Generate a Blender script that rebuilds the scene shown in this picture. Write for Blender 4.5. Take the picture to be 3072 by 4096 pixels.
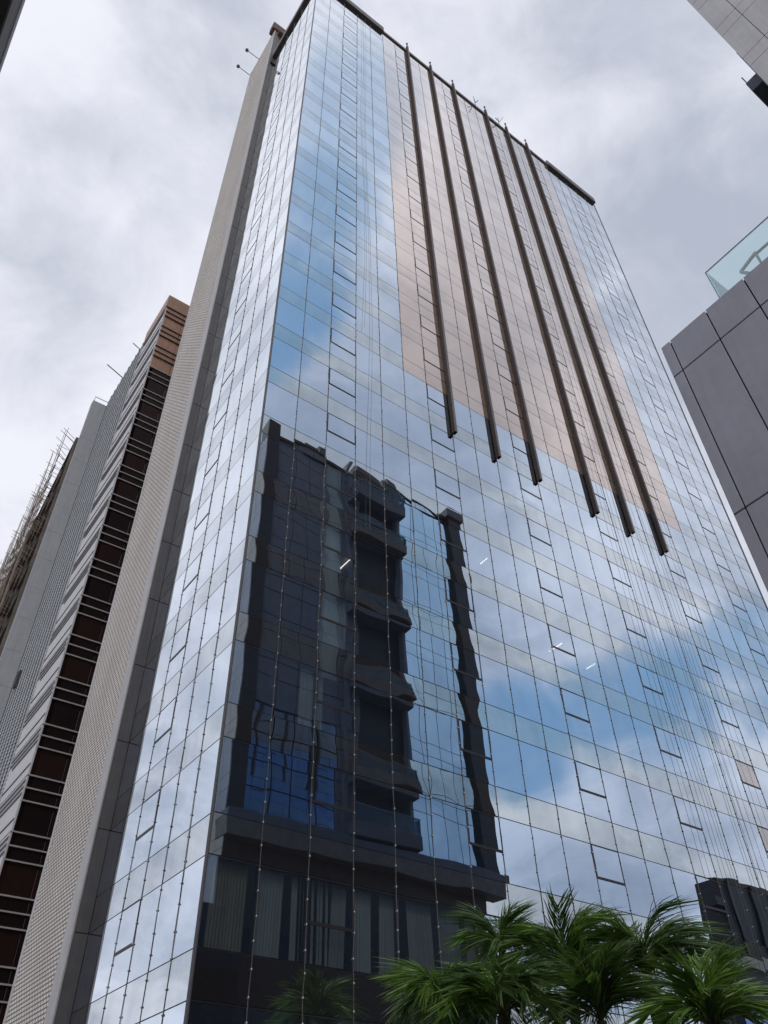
import bpy, math, random
from mathutils import Vector, Matrix
R = math.radians
random.seed(7)
for o in list(bpy.data.objects): bpy.data.objects.remove(o)
scene = bpy.context.scene
C = scene.collection

# ------------------------------------------------------------------ camera
# world frame: x runs along the tower's wide facade, y along its narrow facade, tower corner at (0,0), ground z = 0
CAM = Vector((-10.084, -22.366, 1.6))
RIGHT = Vector((0.80856253, -0.58801643, -0.02152467)); DOWN = Vector((0.38820306, 0.56058142, -0.73146897)); FWD = Vector((0.4421821, 0.58308246, 0.68153491))
FPX, PW, PH = 3183.6, 3072.0, 4096.0
cam = bpy.data.cameras.new('camera'); co = bpy.data.objects.new('camera', cam); C.objects.link(co)
cam.sensor_fit = 'VERTICAL'; cam.sensor_height = 36.0; cam.lens = FPX / PH * 36.0
cam.clip_start = 0.1; cam.clip_end = 6000
m = Matrix((RIGHT, -DOWN, -FWD)).transposed().to_4x4(); m.translation = CAM
co.matrix_world = m
scene.camera = co
def ray(px, py):                      # photograph pixel (3072 x 4096) -> direction
    return RIGHT * ((px - PW / 2) / FPX) + DOWN * ((py - PH / 2) / FPX) + FWD
def pix(P):                           # world point -> photograph pixel
    v = Vector(P) - CAM; f = v.dot(FWD)
    if f < 0.1: return None
    return (PW / 2 + FPX * v.dot(RIGHT) / f, PH / 2 + FPX * v.dot(DOWN) / f)

# ------------------------------------------------------------------ sky, sun, exposure
SUN_EL, SUN_DIR = R(58), Vector((-0.62, -0.78, 0)).normalized()
w = bpy.data.worlds.new('World'); scene.world = w; w.use_nodes = True
nt = w.node_tree; nt.nodes.clear()
def N(tree, typ, **kw):
    n = tree.nodes.new(typ)
    for k, v in kw.items(): setattr(n, k, v)
    return n
def L(tree, a, b): tree.links.new(a, b)
def mathn(tree, op, a, b=None, c=None, clamp=False):
    n = N(tree, 'ShaderNodeMath', operation=op, use_clamp=clamp)
    for i, v in enumerate((a, b, c)):
        if v is None: continue
        if isinstance(v, (int, float)): n.inputs[i].default_value = v
        else: L(tree, v, n.inputs[i])
    return n.outputs[0]
def vmath(tree, op, a, b=None, scale=None):
    n = N(tree, 'ShaderNodeVectorMath', operation=op)
    for i, v in enumerate((a, b)):
        if v is None: continue
        if isinstance(v, (tuple, list, Vector)): n.inputs[i].default_value = tuple(v)
        else: L(tree, v, n.inputs[i])
    if scale is not None: n.inputs['Scale'].default_value = scale
    return n
def maprange(tree, v, a, b, c=0.0, d=1.0, smooth=True):
    n = N(tree, 'ShaderNodeMapRange', interpolation_type='SMOOTHSTEP' if smooth else 'LINEAR')
    L(tree, v, n.inputs[0])
    for i, x in enumerate((a, b, c, d)): n.inputs[i + 1].default_value = x
    return n.outputs[0]
def mixcol(tree, f, a, b, blend='MIX'):
    n = N(tree, 'ShaderNodeMix', data_type='RGBA', blend_type=blend)
    if isinstance(f, (int, float)): n.inputs[0].default_value = f
    else: L(tree, f, n.inputs[0])
    for i, v in ((6, a), (7, b)):
        if isinstance(v, (tuple, list)): n.inputs[i].default_value = (*v[:3], 1)
        else: L(tree, v, n.inputs[i])
    return n.outputs[2]
def noise(tree, vec, scale, detail=4, rough=0.5, dist=0.0):
    n = N(tree, 'ShaderNodeTexNoise')
    n.inputs['Scale'].default_value = scale; n.inputs['Detail'].default_value = detail
    n.inputs['Roughness'].default_value = rough; n.inputs['Distortion'].default_value = dist
    if vec is not None: L(tree, vec, n.inputs['Vector'])
    return n.outputs[0]

sky = N(nt, 'ShaderNodeTexSky', sky_type='NISHITA', sun_disc=False)
sky.sun_elevation = SUN_EL; sky.sun_rotation = math.atan2(SUN_DIR.x, SUN_DIR.y); sky.air_density = 1.0; sky.dust_density = 0.6
tc = N(nt, 'ShaderNodeTexCoord')
dirv = tc.outputs['Generated']
sep = N(nt, 'ShaderNodeSeparateXYZ'); L(nt, dirv, sep.inputs[0])
zz = mathn(nt, 'ADD', mathn(nt, 'MAXIMUM', sep.outputs[2], 0.0), 0.32)
cmb = N(nt, 'ShaderNodeCombineXYZ')
L(nt, mathn(nt, 'DIVIDE', sep.outputs[0], zz), cmb.inputs[0]); L(nt, mathn(nt, 'DIVIDE', sep.outputs[1], zz), cmb.inputs[1])
cmb.inputs[2].default_value = 0.0
plane = vmath(nt, 'ADD', cmb.outputs[0], (3.1, 7.7, 1.3)).outputs[0]
warp = N(nt, 'ShaderNodeTexNoise'); warp.inputs['Scale'].default_value = 1.6; warp.inputs['Detail'].default_value = 3
L(nt, plane, warp.inputs['Vector'])
plane2 = vmath(nt, 'ADD', plane, vmath(nt, 'SCALE', vmath(nt, 'SUBTRACT', warp.outputs[1], (0.5, 0.5, 0.5)).outputs[0], scale=0.55).outputs[0]).outputs[0]
n_big = noise(nt, plane2, 1.5, 2, 0.5)
n_det = noise(nt, plane2, 3.4, 9, 0.58)
n_wisp = noise(nt, plane2, 6.5, 6, 0.6)
# breaks in the cloud that the glass facade mirrors back
gap = None
for g, inner, outer, amt in (((0.19, -0.30, 0.935), 1, 8, 0.85), ((0.205, -0.38, 0.90), 1, 7, 0.95), ((0.225, -0.47, 0.85), 1, 7, 1.05), ((0.23, -0.535, 0.812), 1, 5, 1.0),
                        ((0.655, -0.61, 0.445), 1, 7, 1.05), ((0.70, -0.545, 0.462), 1, 6, 0.85), ((0.752, -0.475, 0.462), 1, 7, 0.85), ((0.80, -0.38, 0.465), 1, 7, 0.7)):
    g = Vector(g).normalized()
    d = vmath(nt, 'DOT_PRODUCT', dirv, g).outputs['Value']
    v = mathn(nt, 'MULTIPLY', maprange(nt, d, math.cos(R(outer)), math.cos(R(inner))), amt)
    gap = v if gap is None else mathn(nt, 'MAXIMUM', gap, v)
cov = mathn(nt, 'ADD', mathn(nt, 'MULTIPLY', mathn(nt, 'SUBTRACT', n_det, 0.5), 1.7), mathn(nt, 'SUBTRACT', 1.45, mathn(nt, 'MULTIPLY', gap, 1.45)))
cover = maprange(nt, cov, -0.1, 1.0)
bright = mathn(nt, 'ADD', mathn(nt, 'MULTIPLY', n_big, 0.55), mathn(nt, 'ADD', mathn(nt, 'MULTIPLY', n_wisp, 0.32), mathn(nt, 'MULTIPLY', n_det, 0.55)))
for g, inner, outer, amt in (((-0.06, 0.60, 0.80), 2, 14, 0.16), ((0.57, 0.20, 0.79), 2, 13, 0.12)):   # heavier grey cloud
    d = vmath(nt, 'DOT_PRODUCT', dirv, Vector(g).normalized()).outputs['Value']
    bright = mathn(nt, 'SUBTRACT', bright, mathn(nt, 'MULTIPLY', maprange(nt, d, math.cos(R(outer)), math.cos(R(inner))), amt))
bfac = maprange(nt, bright, 0.52, 0.86)
cloud = mixcol(nt, bfac, (4.6, 5.05, 6.1), (8.9, 9.0, 9.9))
skyc = vmath(nt, 'SCALE', sky.outputs[0], scale=1.45).outputs[0]
skyc = mixcol(nt, 0.55, skyc, (3.4, 5.6, 7.6))
full = mixcol(nt, cover, skyc, cloud)
bg = N(nt, 'ShaderNodeBackground'); bg.inputs['Strength'].default_value = 0.1
L(nt, full, bg.inputs['Color'])
wo = N(nt, 'ShaderNodeOutputWorld'); L(nt, bg.outputs[0], wo.inputs[0])

sl = bpy.data.lights.new('sun', 'SUN'); sl.energy = 1.1; sl.angle = R(14); sl.color = (1.0, 0.96, 0.9)
so = bpy.data.objects.new('sun', sl); C.objects.link(so)
sdir = Vector((SUN_DIR.x * math.cos(SUN_EL), SUN_DIR.y * math.cos(SUN_EL), math.sin(SUN_EL)))
so.rotation_euler = sdir.to_track_quat('Z', 'Y').to_euler(); so.location = sdir * 300
vs = scene.view_settings
vs.view_transform = 'Standard'; vs.look = 'None'; vs.exposure = 0.0; vs.gamma = 1.0; vs.use_curve_mapping = False
scene.cycles.caustics_reflective = False; scene.cycles.caustics_refractive = False
scene.cycles.max_bounces = 10; scene.cycles.glossy_bounces = 5; scene.cycles.transparent_max_bounces = 12

# ------------------------------------------------------------------ materials
def newmat(name):
    mt = bpy.data.materials.new(name); mt.use_nodes = True; t = mt.node_tree; t.nodes.clear()
    out = N(t, 'ShaderNodeOutputMaterial'); return mt, t, out
def objcoord(t, scale=(1, 1, 1)):
    geo = N(t, 'ShaderNodeNewGeometry')
    mp = N(t, 'ShaderNodeMapping'); mp.inputs['Scale'].default_value = scale
    L(t, geo.outputs['Position'], mp.inputs[0]); return mp.outputs[0]
def matte(name, col, rough=0.7, var=0.15, scale=(1, 1, 1), nscale=1.5, bump=0.0, spec=0.3, metal=0.0, streak=0.0):
    mt, t, out = newmat(name); b = N(t, 'ShaderNodeBsdfPrincipled'); L(t, b.outputs[0], out.inputs[0])
    v = objcoord(t, scale); n1 = noise(t, v, nscale, 6, 0.6); n2 = noise(t, v, nscale * 7, 4, 0.6)
    f = mathn(t, 'ADD', mathn(t, 'MULTIPLY', n1, 0.7), mathn(t, 'MULTIPLY', n2, 0.3))
    if streak:
        v2 = objcoord(t, (3.0, 3.0, 0.12)); f = mathn(t, 'ADD', mathn(t, 'MULTIPLY', f, 1 - streak), mathn(t, 'MULTIPLY', noise(t, v2, 2.0, 5, 0.6), streak))
    f = maprange(t, f, 0.3, 0.7)
    c = mixcol(t, f, [x * (1 - var) for x in col], [min(1, x * (1 + var)) for x in col])
    L(t, c, b.inputs['Base Color']); b.inputs['Roughness'].default_value = rough; b.inputs['Metallic'].default_value = metal
    b.inputs['Specular IOR Level'].default_value = spec
    if bump:
        bp = N(t, 'ShaderNodeBump'); bp.inputs['Strength'].default_value = bump; bp.inputs['Distance'].default_value = 0.02
        L(t, n2, bp.inputs['Height']); L(t, bp.outputs[0], b.inputs['Normal'])
    return mt
def coated_glass(name, tint, base, body, see=None, rough=0.0, grime=0.12, edge=(1, 1, 1), power=0.8, top=0.97, pw=1.0):
    """mirror-coated glazing: reflectance rises towards grazing; behind it an opaque body colour or a dim see-through"""
    mt, t, out = newmat(name)
    lw = N(t, 'ShaderNodeLayerWeight'); lw.inputs[0].default_value = 0.5
    k = maprange(t, lw.outputs['Facing'], 0.0, power, 0.0, 1.0, False)
    v = objcoord(t, (1, 1, 0.35)); dirt = maprange(t, noise(t, v, 1.1, 5, 0.6), 0.35, 0.75)
    oi = N(t, 'ShaderNodeObjectInfo')
    rnd = mathn(t, 'ADD', 0.955, mathn(t, 'MULTIPLY', oi.outputs['Random'], 0.09))
    fac = mathn(t, 'ADD', base, mathn(t, 'MULTIPLY', mathn(t, 'POWER', k, pw), top - base))
    fac = mathn(t, 'MULTIPLY', fac, mathn(t, 'SUBTRACT', 1.0, mathn(t, 'MULTIPLY', dirt, grime * 0.5)))
    fac = mathn(t, 'MULTIPLY', fac, rnd, clamp=True)
    col = mixcol(t, mathn(t, 'POWER', k, 1.3 * pw), tint, edge)
    gl = N(t, 'ShaderNodeBsdfGlossy'); gl.inputs['Roughness'].default_value = rough; L(t, col, gl.inputs['Color'])
    df = N(t, 'ShaderNodeBsdfDiffuse'); df.inputs['Color'].default_value = (*body, 1)
    under = df.outputs[0]
    if see is not None:
        tr = N(t, 'ShaderNodeBsdfTransparent'); tr.inputs['Color'].default_value = (*see, 1)
        ms0 = N(t, 'ShaderNodeMixShader'); ms0.inputs[0].default_value = 0.16
        L(t, tr.outputs[0], ms0.inputs[1]); L(t, df.outputs[0], ms0.inputs[2]); under = ms0.outputs[0]
    ms = N(t, 'ShaderNodeMixShader'); L(t, fac, ms.inputs[0]); L(t, under, ms.inputs[1]); L(t, gl.outputs[0], ms.inputs[2])
    L(t, ms.outputs[0], out.inputs[0]); return mt
def emit(name, col, s):
    mt, t, out = newmat(name); e = N(t, 'ShaderNodeEmission'); e.inputs[0].default_value = (*col, 1); e.inputs[1].default_value = s
    L(t, e.outputs[0], out.inputs[0]); return mt
def screen_mat():
    mt, t, out = newmat('woven_screen'); b = N(t, 'ShaderNodeBsdfPrincipled'); L(t, b.outputs[0], out.inputs[0])
    geo = N(t, 'ShaderNodeNewGeometry'); sp = N(t, 'ShaderNodeSeparateXYZ'); L(t, geo.outputs['Position'], sp.inputs[0])
    cb = N(t, 'ShaderNodeCombineXYZ'); L(t, sp.outputs[1], cb.inputs[0]); L(t, sp.outputs[2], cb.inputs[1])
    br = N(t, 'ShaderNodeTexBrick'); L(t, cb.outputs[0], br.inputs['Vector'])
    br.inputs['Scale'].default_value = 1.0; br.inputs['Brick Width'].default_value = 0.30; br.inputs['Row Height'].default_value = 0.17
    br.inputs['Mortar Size'].default_value = 0.035; br.inputs['Mortar Smooth'].default_value = 0.3; br.offset = 0.5
    br.inputs['Color1'].default_value = (0.88, 0.80, 0.71, 1); br.inputs['Color2'].default_value = (0.78, 0.71, 0.63, 1); br.inputs['Mortar'].default_value = (0.13, 0.12, 0.12, 1)
    v = objcoord(t, (1, 1, 0.25)); f = maprange(t, noise(t, v, 0.5, 5, 0.6), 0.3, 0.75)
    c = mixcol(t, mathn(t, 'MULTIPLY', f, 0.28), br.outputs[0], (0.2, 0.17, 0.15))
    L(t, c, b.inputs['Base Color']); b.inputs['Roughness'].default_value = 0.6
    bp = N(t, 'ShaderNodeBump'); bp.inputs['Strength'].default_value = 0.5; bp.inputs['Distance'].default_value = 0.03; bp.invert = True
    L(t, br.outputs[1], bp.inputs['Height']); L(t, bp.outputs[0], b.inputs['Normal'])
    return mt
def leaf_mat(name, c1, c2):
    mt, t, out = newmat(name); b = N(t, 'ShaderNodeBsdfPrincipled')
    v = objcoord(t); f = maprange(t, noise(t, v, 3.0, 3, 0.5), 0.3, 0.7); oi = N(t, 'ShaderNodeObjectInfo')
    f = mathn(t, 'ADD', mathn(t, 'MULTIPLY', f, 0.6), mathn(t, 'MULTIPLY', oi.outputs['Random'], 0.4))
    c = mixcol(t, f, c1, c2); L(t, c, b.inputs['Base Color']); b.inputs['Roughness'].default_value = 0.42; b.inputs['Specular IOR Level'].default_value = 0.45
    tl = N(t, 'ShaderNodeBsdfTranslucent'); L(t, mixcol(t, 0.5, c, (0.2, 0.34, 0.05)), tl.inputs[0])
    ms = N(t, 'ShaderNodeMixShader'); ms.inputs[0].default_value = 0.28
    L(t, b.outputs[0], ms.inputs[1]); L(t, tl.outputs[0], ms.inputs[2]); L(t, ms.outputs[0], out.inputs[0]); return mt
def clear_glass(name, tint, refl=0.12):
    mt, t, out = newmat(name); tr = N(t, 'ShaderNodeBsdfTransparent'); tr.inputs[0].default_value = (*tint, 1)
    gl = N(t, 'ShaderNodeBsdfGlossy'); gl.inputs['Roughness'].default_value = 0.0; gl.inputs[0].default_value = (0.9, 1, 1, 1)
    lw = N(t, 'ShaderNodeLayerWeight'); lw.inputs[0].default_value = 0.5
    f = mathn(t, 'ADD', refl, mathn(t, 'MULTIPLY', mathn(t, 'POWER', lw.outputs['Facing'], 3.0), 0.7), clamp=True)
    ms = N(t, 'ShaderNodeMixShader'); L(t, f, ms.inputs[0]); L(t, tr.outputs[0], ms.inputs[1]); L(t, gl.outputs[0], ms.inputs[2])
    L(t, ms.outputs[0], out.inputs[0]); return mt

M = {}
M['vision'] = coated_glass('vision_glass', (0.56, 0.75, 1.0), 0.45, (0.13, 0.17, 0.27), see=(0.97, 1.0, 1.0), edge=(0.95, 0.985, 1.0), power=0.85)
M['spandrel'] = coated_glass('spandrel_glass', (0.76, 0.88, 0.92), 0.46, (0.040, 0.037, 0.042), edge=(0.86, 0.89, 0.93), grime=0.25, top=0.92, power=0.87)
M['bronze'] = coated_glass('bronze_glass', (0.95, 0.78, 0.66), 0.36, (0.43, 0.305, 0.23), edge=(0.94, 0.92, 0.91), top=0.90, pw=2.0)
M['bronze_sp'] = coated_glass('bronze_spandrel_glass', (0.95, 0.79, 0.68), 0.34, (0.41, 0.30, 0.23), edge=(0.93, 0.91, 0.90), grime=0.25, top=0.88, pw=2.0)
M['open_sash'] = coated_glass('opened_sash_glass', (0.8, 0.75, 0.72), 0.12, (0.52, 0.47, 0.45), top=0.5)
M['joint'] = matte('dark_joint', (0.06, 0.057, 0.062), 0.5, 0.2)
M['frame'] = matte('dark_sash_frame', (0.04, 0.036, 0.038), 0.45, 0.2)
M['trim'] = matte('edge_trim', (0.10, 0.10, 0.11), 0.4, 0.2)
M['coping'] = matte('coping_grey', (0.16, 0.15, 0.15), 0.6, 0.25, bump=0.1)
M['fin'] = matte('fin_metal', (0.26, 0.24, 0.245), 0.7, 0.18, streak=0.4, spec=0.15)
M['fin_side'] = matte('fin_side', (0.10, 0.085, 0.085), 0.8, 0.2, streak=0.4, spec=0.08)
M['fin_dark'] = matte('fin_hollow', (0.03, 0.026, 0.026), 0.7, 0.1)
M['slab'] = matte('interior_ceiling', (0.42, 0.42, 0.40), 0.8, 0.1)
M['core'] = matte('interior_core', (0.10, 0.10, 0.105), 0.8, 0.2)
M['wire'] = matte('string_wire', (0.22, 0.21, 0.21), 0.6, 0.1)
M['bulb'] = matte('frosted_bulb', (0.8, 0.79, 0.78), 0.3, 0.02)
M['screen'] = screen_mat()
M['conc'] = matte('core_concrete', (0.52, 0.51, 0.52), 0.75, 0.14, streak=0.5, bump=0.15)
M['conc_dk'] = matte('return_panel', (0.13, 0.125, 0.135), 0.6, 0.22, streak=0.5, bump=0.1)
M['rust'] = matte('rusty_steel', (0.12, 0.075, 0.06), 0.8, 0.4, nscale=3)
M['steel'] = matte('grey_steel', (0.25, 0.25, 0.26), 0.5, 0.15, metal=0.4)
M['brownglass'] = coated_glass('brown_glass', (0.36, 0.25, 0.22), 0.12, (0.024, 0.013, 0.011), edge=(0.5, 0.42, 0.4))
M['browndark'] = coated_glass('dark_brown_glass', (0.34, 0.24, 0.22), 0.10, (0.014, 0.009, 0.009), edge=(0.45, 0.4, 0.4))
M['copper'] = matte('copper_with_reflection', (0.40, 0.235, 0.165), 0.45, 0.18, streak=0.5)  # parapet copper; on the top storeys its tone stands in for reflected sky
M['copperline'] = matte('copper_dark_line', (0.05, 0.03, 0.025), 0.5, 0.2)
M['whiteline'] = matte('white_rail', (0.42, 0.39, 0.385), 0.5, 0.1)
M['whitepanel'] = matte('white_panel', (0.62, 0.61, 0.63), 0.6, 0.08, streak=0.4)
M['darkslot'] = matte('dark_slot', (0.05, 0.045, 0.05), 0.5, 0.2)
M['louvre'] = matte('louvre_metal', (0.54, 0.56, 0.58), 0.5, 0.1, streak=0.4)
M['louvre_gap'] = matte('louvre_gap', (0.27, 0.285, 0.30), 0.7, 0.1)
M['plainwall'] = matte('grey_plaster', (0.37, 0.38, 0.40), 0.8, 0.12, streak=0.6)
M['rawconc'] = matte('raw_concrete', (0.14, 0.12, 0.105), 0.9, 0.4, nscale=0.8)
M['rawbrick'] = matte('raw_brick', (0.11, 0.06, 0.042), 0.9, 0.45, nscale=1.2)
M['bamboo'] = matte('bamboo', (0.30, 0.25, 0.21), 0.7, 0.3)
M['granite'] = matte('grey_cladding', (0.45, 0.46, 0.545), 0.55, 0.13, nscale=0.9, streak=0.3, bump=0.08, spec=0.35)
M['granite_joint'] = matte('cladding_joint', (0.028, 0.026, 0.032), 0.8, 0.1)
M['aptface'] = matte('charcoal_cladding', (0.17, 0.195, 0.25), 0.5, 0.25, streak=0.3)
M['aptjoint'] = matte('charcoal_joint', (0.012, 0.012, 0.014), 0.8, 0.1)
M['aptside'] = matte('pale_cladding', (0.46, 0.455, 0.47), 0.6, 0.14, nscale=0.5, streak=0.35)
M['aptdark'] = matte('black_cladding', (0.024, 0.024, 0.030), 0.5, 0.3)
M['aptslab'] = matte('balcony_slab', (0.15, 0.165, 0.20), 0.7, 0.2)
M['aptglass'] = coated_glass('blue_curtain_glass', (0.48, 0.66, 0.80), 0.62, (0.03, 0.06, 0.08), edge=(0.55, 0.72, 0.85))
M['bluewin'] = coated_glass('deep_blue_glass', (0.20, 0.34, 0.56), 0.5, (0.01, 0.02, 0.05), edge=(0.3, 0.45, 0.7))
M['aptblind'] = matte('pale_window_blind', (0.42, 0.52, 0.56), 0.7, 0.15, streak=0.6)
M['shop'] = coated_glass('dark_shop_glass', (0.3, 0.34, 0.38), 0.08, (0.008, 0.008, 0.01), edge=(0.4, 0.42, 0.45))
M['navy'] = coated_glass('navy_glass', (0.3, 0.5, 0.9), 0.3, (0.01, 0.03, 0.09), edge=(0.6, 0.7, 0.9))
M['rail_glass'] = clear_glass('railing_glass', (0.88, 0.955, 0.95), 0.08)
M['rail_glass2'] = clear_glass('balcony_glass', (0.30, 0.40, 0.48), 0.06)
M['rail_edge'] = matte('railing_edge', (0.12, 0.2, 0.2), 0.3, 0.1)
M['curtain'] = matte('teal_curtain', (0.78, 0.90, 0.90), 0.9, 0.12, streak=0.5)
M['curtain2'] = matte('olive_curtain', (0.55, 0.55, 0.42), 0.9, 0.15, streak=0.5)
M['tube'] = emit('lit_tube', (1.0, 0.97, 0.88), 3.0)
M['asphalt'] = matte('asphalt', (0.05, 0.05, 0.052), 0.9, 0.25, nscale=0.6, bump=0.3)
M['paving'] = matte('paving', (0.26, 0.25, 0.24), 0.85, 0.18, nscale=0.8, bump=0.2)
M['ground'] = matte('ground_dust', (0.18, 0.165, 0.14), 0.95, 0.25, nscale=0.05)
M['paint'] = matte('road_paint', (0.7, 0.7, 0.68), 0.7, 0.15)
M['trunk'] = matte('palm_bark', (0.15, 0.12, 0.085), 0.9, 0.35, nscale=4, bump=0.5)
M['leaf'] = leaf_mat('palm_leaf', (0.035, 0.09, 0.025), (0.14, 0.24, 0.065))
M['leaf_b'] = leaf_mat('palm_leaf_bright', (0.10, 0.22, 0.035), (0.26, 0.42, 0.09))
M['rachis'] = matte('palm_rachis', (0.11, 0.14, 0.05), 0.6, 0.2)
M['soil'] = matte('planter_soil', (0.07, 0.05, 0.035), 0.95, 0.3)

# ------------------------------------------------------------------ mesh helpers
class MB:
    def __init__(s): s.v = []; s.f = []; s.mi = []; s.smooth = False
    def add(s, vs, fs, mi=0):
        o = len(s.v); s.v += [tuple(x) for x in vs]; s.f += [tuple(i + o for i in f) for f in fs]; s.mi += [mi] * len(fs); return s
    def box(s, x0, x1, y0, y1, z0, z1, mi=0):
        return s.add([(x0, y0, z0), (x1, y0, z0), (x1, y1, z0), (x0, y1, z0), (x0, y0, z1), (x1, y0, z1), (x1, y1, z1), (x0, y1, z1)],
                     [(0, 3, 2, 1), (4, 5, 6, 7), (0, 1, 5, 4), (1, 2, 6, 5), (2, 3, 7, 6), (3, 0, 4, 7)], mi)
    def bevbox(s, x0, x1, y0, y1, z0, z1, b=0.02, mi=0):
        # box with chamfered vertical and horizontal edges (24 corners)
        c = []
        for X, sx in ((x0, 1), (x1, -1)):
            for Y, sy in ((y0, 1), (y1, -1)):
                for Z, sz in ((z0, 1), (z1, -1)):
                    c.append([(X, Y + sy * b, Z + sz * b), (X + sx * b, Y, Z + sz * b), (X + sx * b, Y + sy * b, Z)])
        vs = [p for q in c for p in q]
        idx = lambda a, bb, cc, k: (a * 4 + bb * 2 + cc) * 3 + k
        fs = []
        fs.append((idx(0,0,0,0), idx(0,0,1,0), idx(0,1,1,0), idx(0,1,0,0))); fs.append((idx(1,0,0,0), idx(1,1,0,0), idx(1,1,1,0), idx(1,0,1,0)))
        fs.append((idx(0,0,0,1), idx(1,0,0,1), idx(1,0,1,1), idx(0,0,1,1))); fs.append((idx(0,1,0,1), idx(0,1,1,1), idx(1,1,1,1), idx(1,1,0,1)))
        fs.append((idx(0,0,0,2), idx(0,1,0,2), idx(1,1,0,2), idx(1,0,0,2))); fs.append((idx(0,0,1,2), idx(1,0,1,2), idx(1,1,1,2), idx(0,1,1,2)))
        for a in (0, 1):
            for bb in (0, 1):
                fs.append((idx(a,bb,0,0), idx(a,bb,1,0), idx(a,bb,1,1), idx(a,bb,0,1)))
                fs.append((idx(a,0,bb,0), idx(a,1,bb,0), idx(a,1,bb,2), idx(a,0,bb,2)))
                fs.append((idx(0,a,bb,1), idx(1,a,bb,1), idx(1,a,bb,2), idx(0,a,bb,2)))
                for cc in (0, 1): fs.append((idx(a,bb,cc,0), idx(a,bb,cc,1), idx(a,bb,cc,2)))
        return s.add(vs, fs, mi)
    def tube(s, pts, rad, n=6, mi=0, cap=True):
        pts = [Vector(p) for p in pts]; rings = []
        for i, p in enumerate(pts):
            d = (pts[min(i + 1, len(pts) - 1)] - pts[max(i - 1, 0)]).normalized()
            a = d.orthogonal().normalized(); b = d.cross(a)
            if i and rings:
                pa = prev; a = (pa - d * pa.dot(d)).normalized(); b = d.cross(a)
            prev = a; r = rad[i] if isinstance(rad, (list, tuple)) else rad
            rings.append([p + (a * math.cos(2 * math.pi * k / n) + b * math.sin(2 * math.pi * k / n)) * r for k in range(n)])
        vs = [q for rr in rings for q in rr]; fs = []
        for i in range(len(pts) - 1):
            for k in range(n): fs.append((i * n + k, i * n + (k + 1) % n, (i + 1) * n + (k + 1) % n, (i + 1) * n + k))
        if cap: fs.append(tuple(range(n - 1, -1, -1))); fs.append(tuple(range((len(pts) - 1) * n, len(pts) * n)))
        return s.add(vs, fs, mi)
    def octa(s, c, r, rz=None, mi=0):
        x, y, z = c; rz = rz or r
        return s.add([(x + r, y, z), (x, y + r, z), (x - r, y, z), (x, y - r, z), (x, y, z + rz), (x, y, z - rz)],
                     [(0, 1, 4), (1, 2, 4), (2, 3, 4), (3, 0, 4), (1, 0, 5), (2, 1, 5), (3, 2, 5), (0, 3, 5)], mi)
    def ball(s, c, r, mi=0, nu=8, nv=5):
        vs = [(c[0], c[1], c[2] - r)]; fs = []
        for j in range(1, nv):
            a = -math.pi / 2 + math.pi * j / nv
            for i in range(nu): vs.append((c[0] + r * math.cos(a) * math.cos(2 * math.pi * i / nu), c[1] + r * math.cos(a) * math.sin(2 * math.pi * i / nu), c[2] + r * math.sin(a)))
        vs.append((c[0], c[1], c[2] + r)); top = len(vs) - 1
        for i in range(nu):
            fs.append((0, 1 + (i + 1) % nu, 1 + i)); fs.append((top, top - nu + i, top - nu + (i + 1) % nu))
            for j in range(nv - 2): a = 1 + j * nu; fs.append((a + i, a + (i + 1) % nu, a + nu + (i + 1) % nu, a + nu + i))
        return s.add(vs, fs, mi)
    def mesh(s, name, mats, smooth=False):
        me = bpy.data.meshes.new(name); me.from_pydata(s.v, [], s.f)
        for mm in (mats if isinstance(mats, (list, tuple)) else [mats]): me.materials.append(M[mm])
        if any(s.mi): me.polygons.foreach_set('material_index', s.mi)
        if smooth or s.smooth: me.polygons.foreach_set('use_smooth', [True] * len(me.polygons))
        me.update(); return me
    def build(s, name, mats, parent=None, loc=None, smooth=False):
        o = bpy.data.objects.new(name, s.mesh(name, mats, smooth)); C.objects.link(o)
        if parent: o.parent = parent
        if loc: o.location = loc
        return o
def link(name, me, parent=None, loc=None):
    o = bpy.data.objects.new(name, me); C.objects.link(o)
    if parent: o.parent = parent
    if loc: o.location = loc
    return o
def tag(o, label=None, cat=None, group=None, kind=None):
    for k, v in (('label', label), ('category', cat), ('group', group), ('kind', kind)):
        if v: o[k] = v
    return o
def thing(name, label, cat, loc=(0, 0, 0), group=None):
    o = bpy.data.objects.new(name, None); C.objects.link(o); o.location = loc; o.empty_display_size = 0.5
    return tag(o, label, cat, group)
def box(name, mats, parent, *b): return MB().box(*b).build(name, mats, parent)
ORD = ['first', 'second', 'third', 'fourth', 'fifth', 'sixth', 'seventh', 'eighth', 'ninth', 'tenth', 'eleventh', 'twelfth', 'thirteenth', 'fourteenth', 'fifteenth',
       'sixteenth', 'seventeenth', 'eighteenth', 'nineteenth', 'twentieth', 'twenty-first', 'twenty-second', 'twenty-third', 'twenty-fourth', 'twenty-fifth', 'twenty-sixth']

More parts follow.
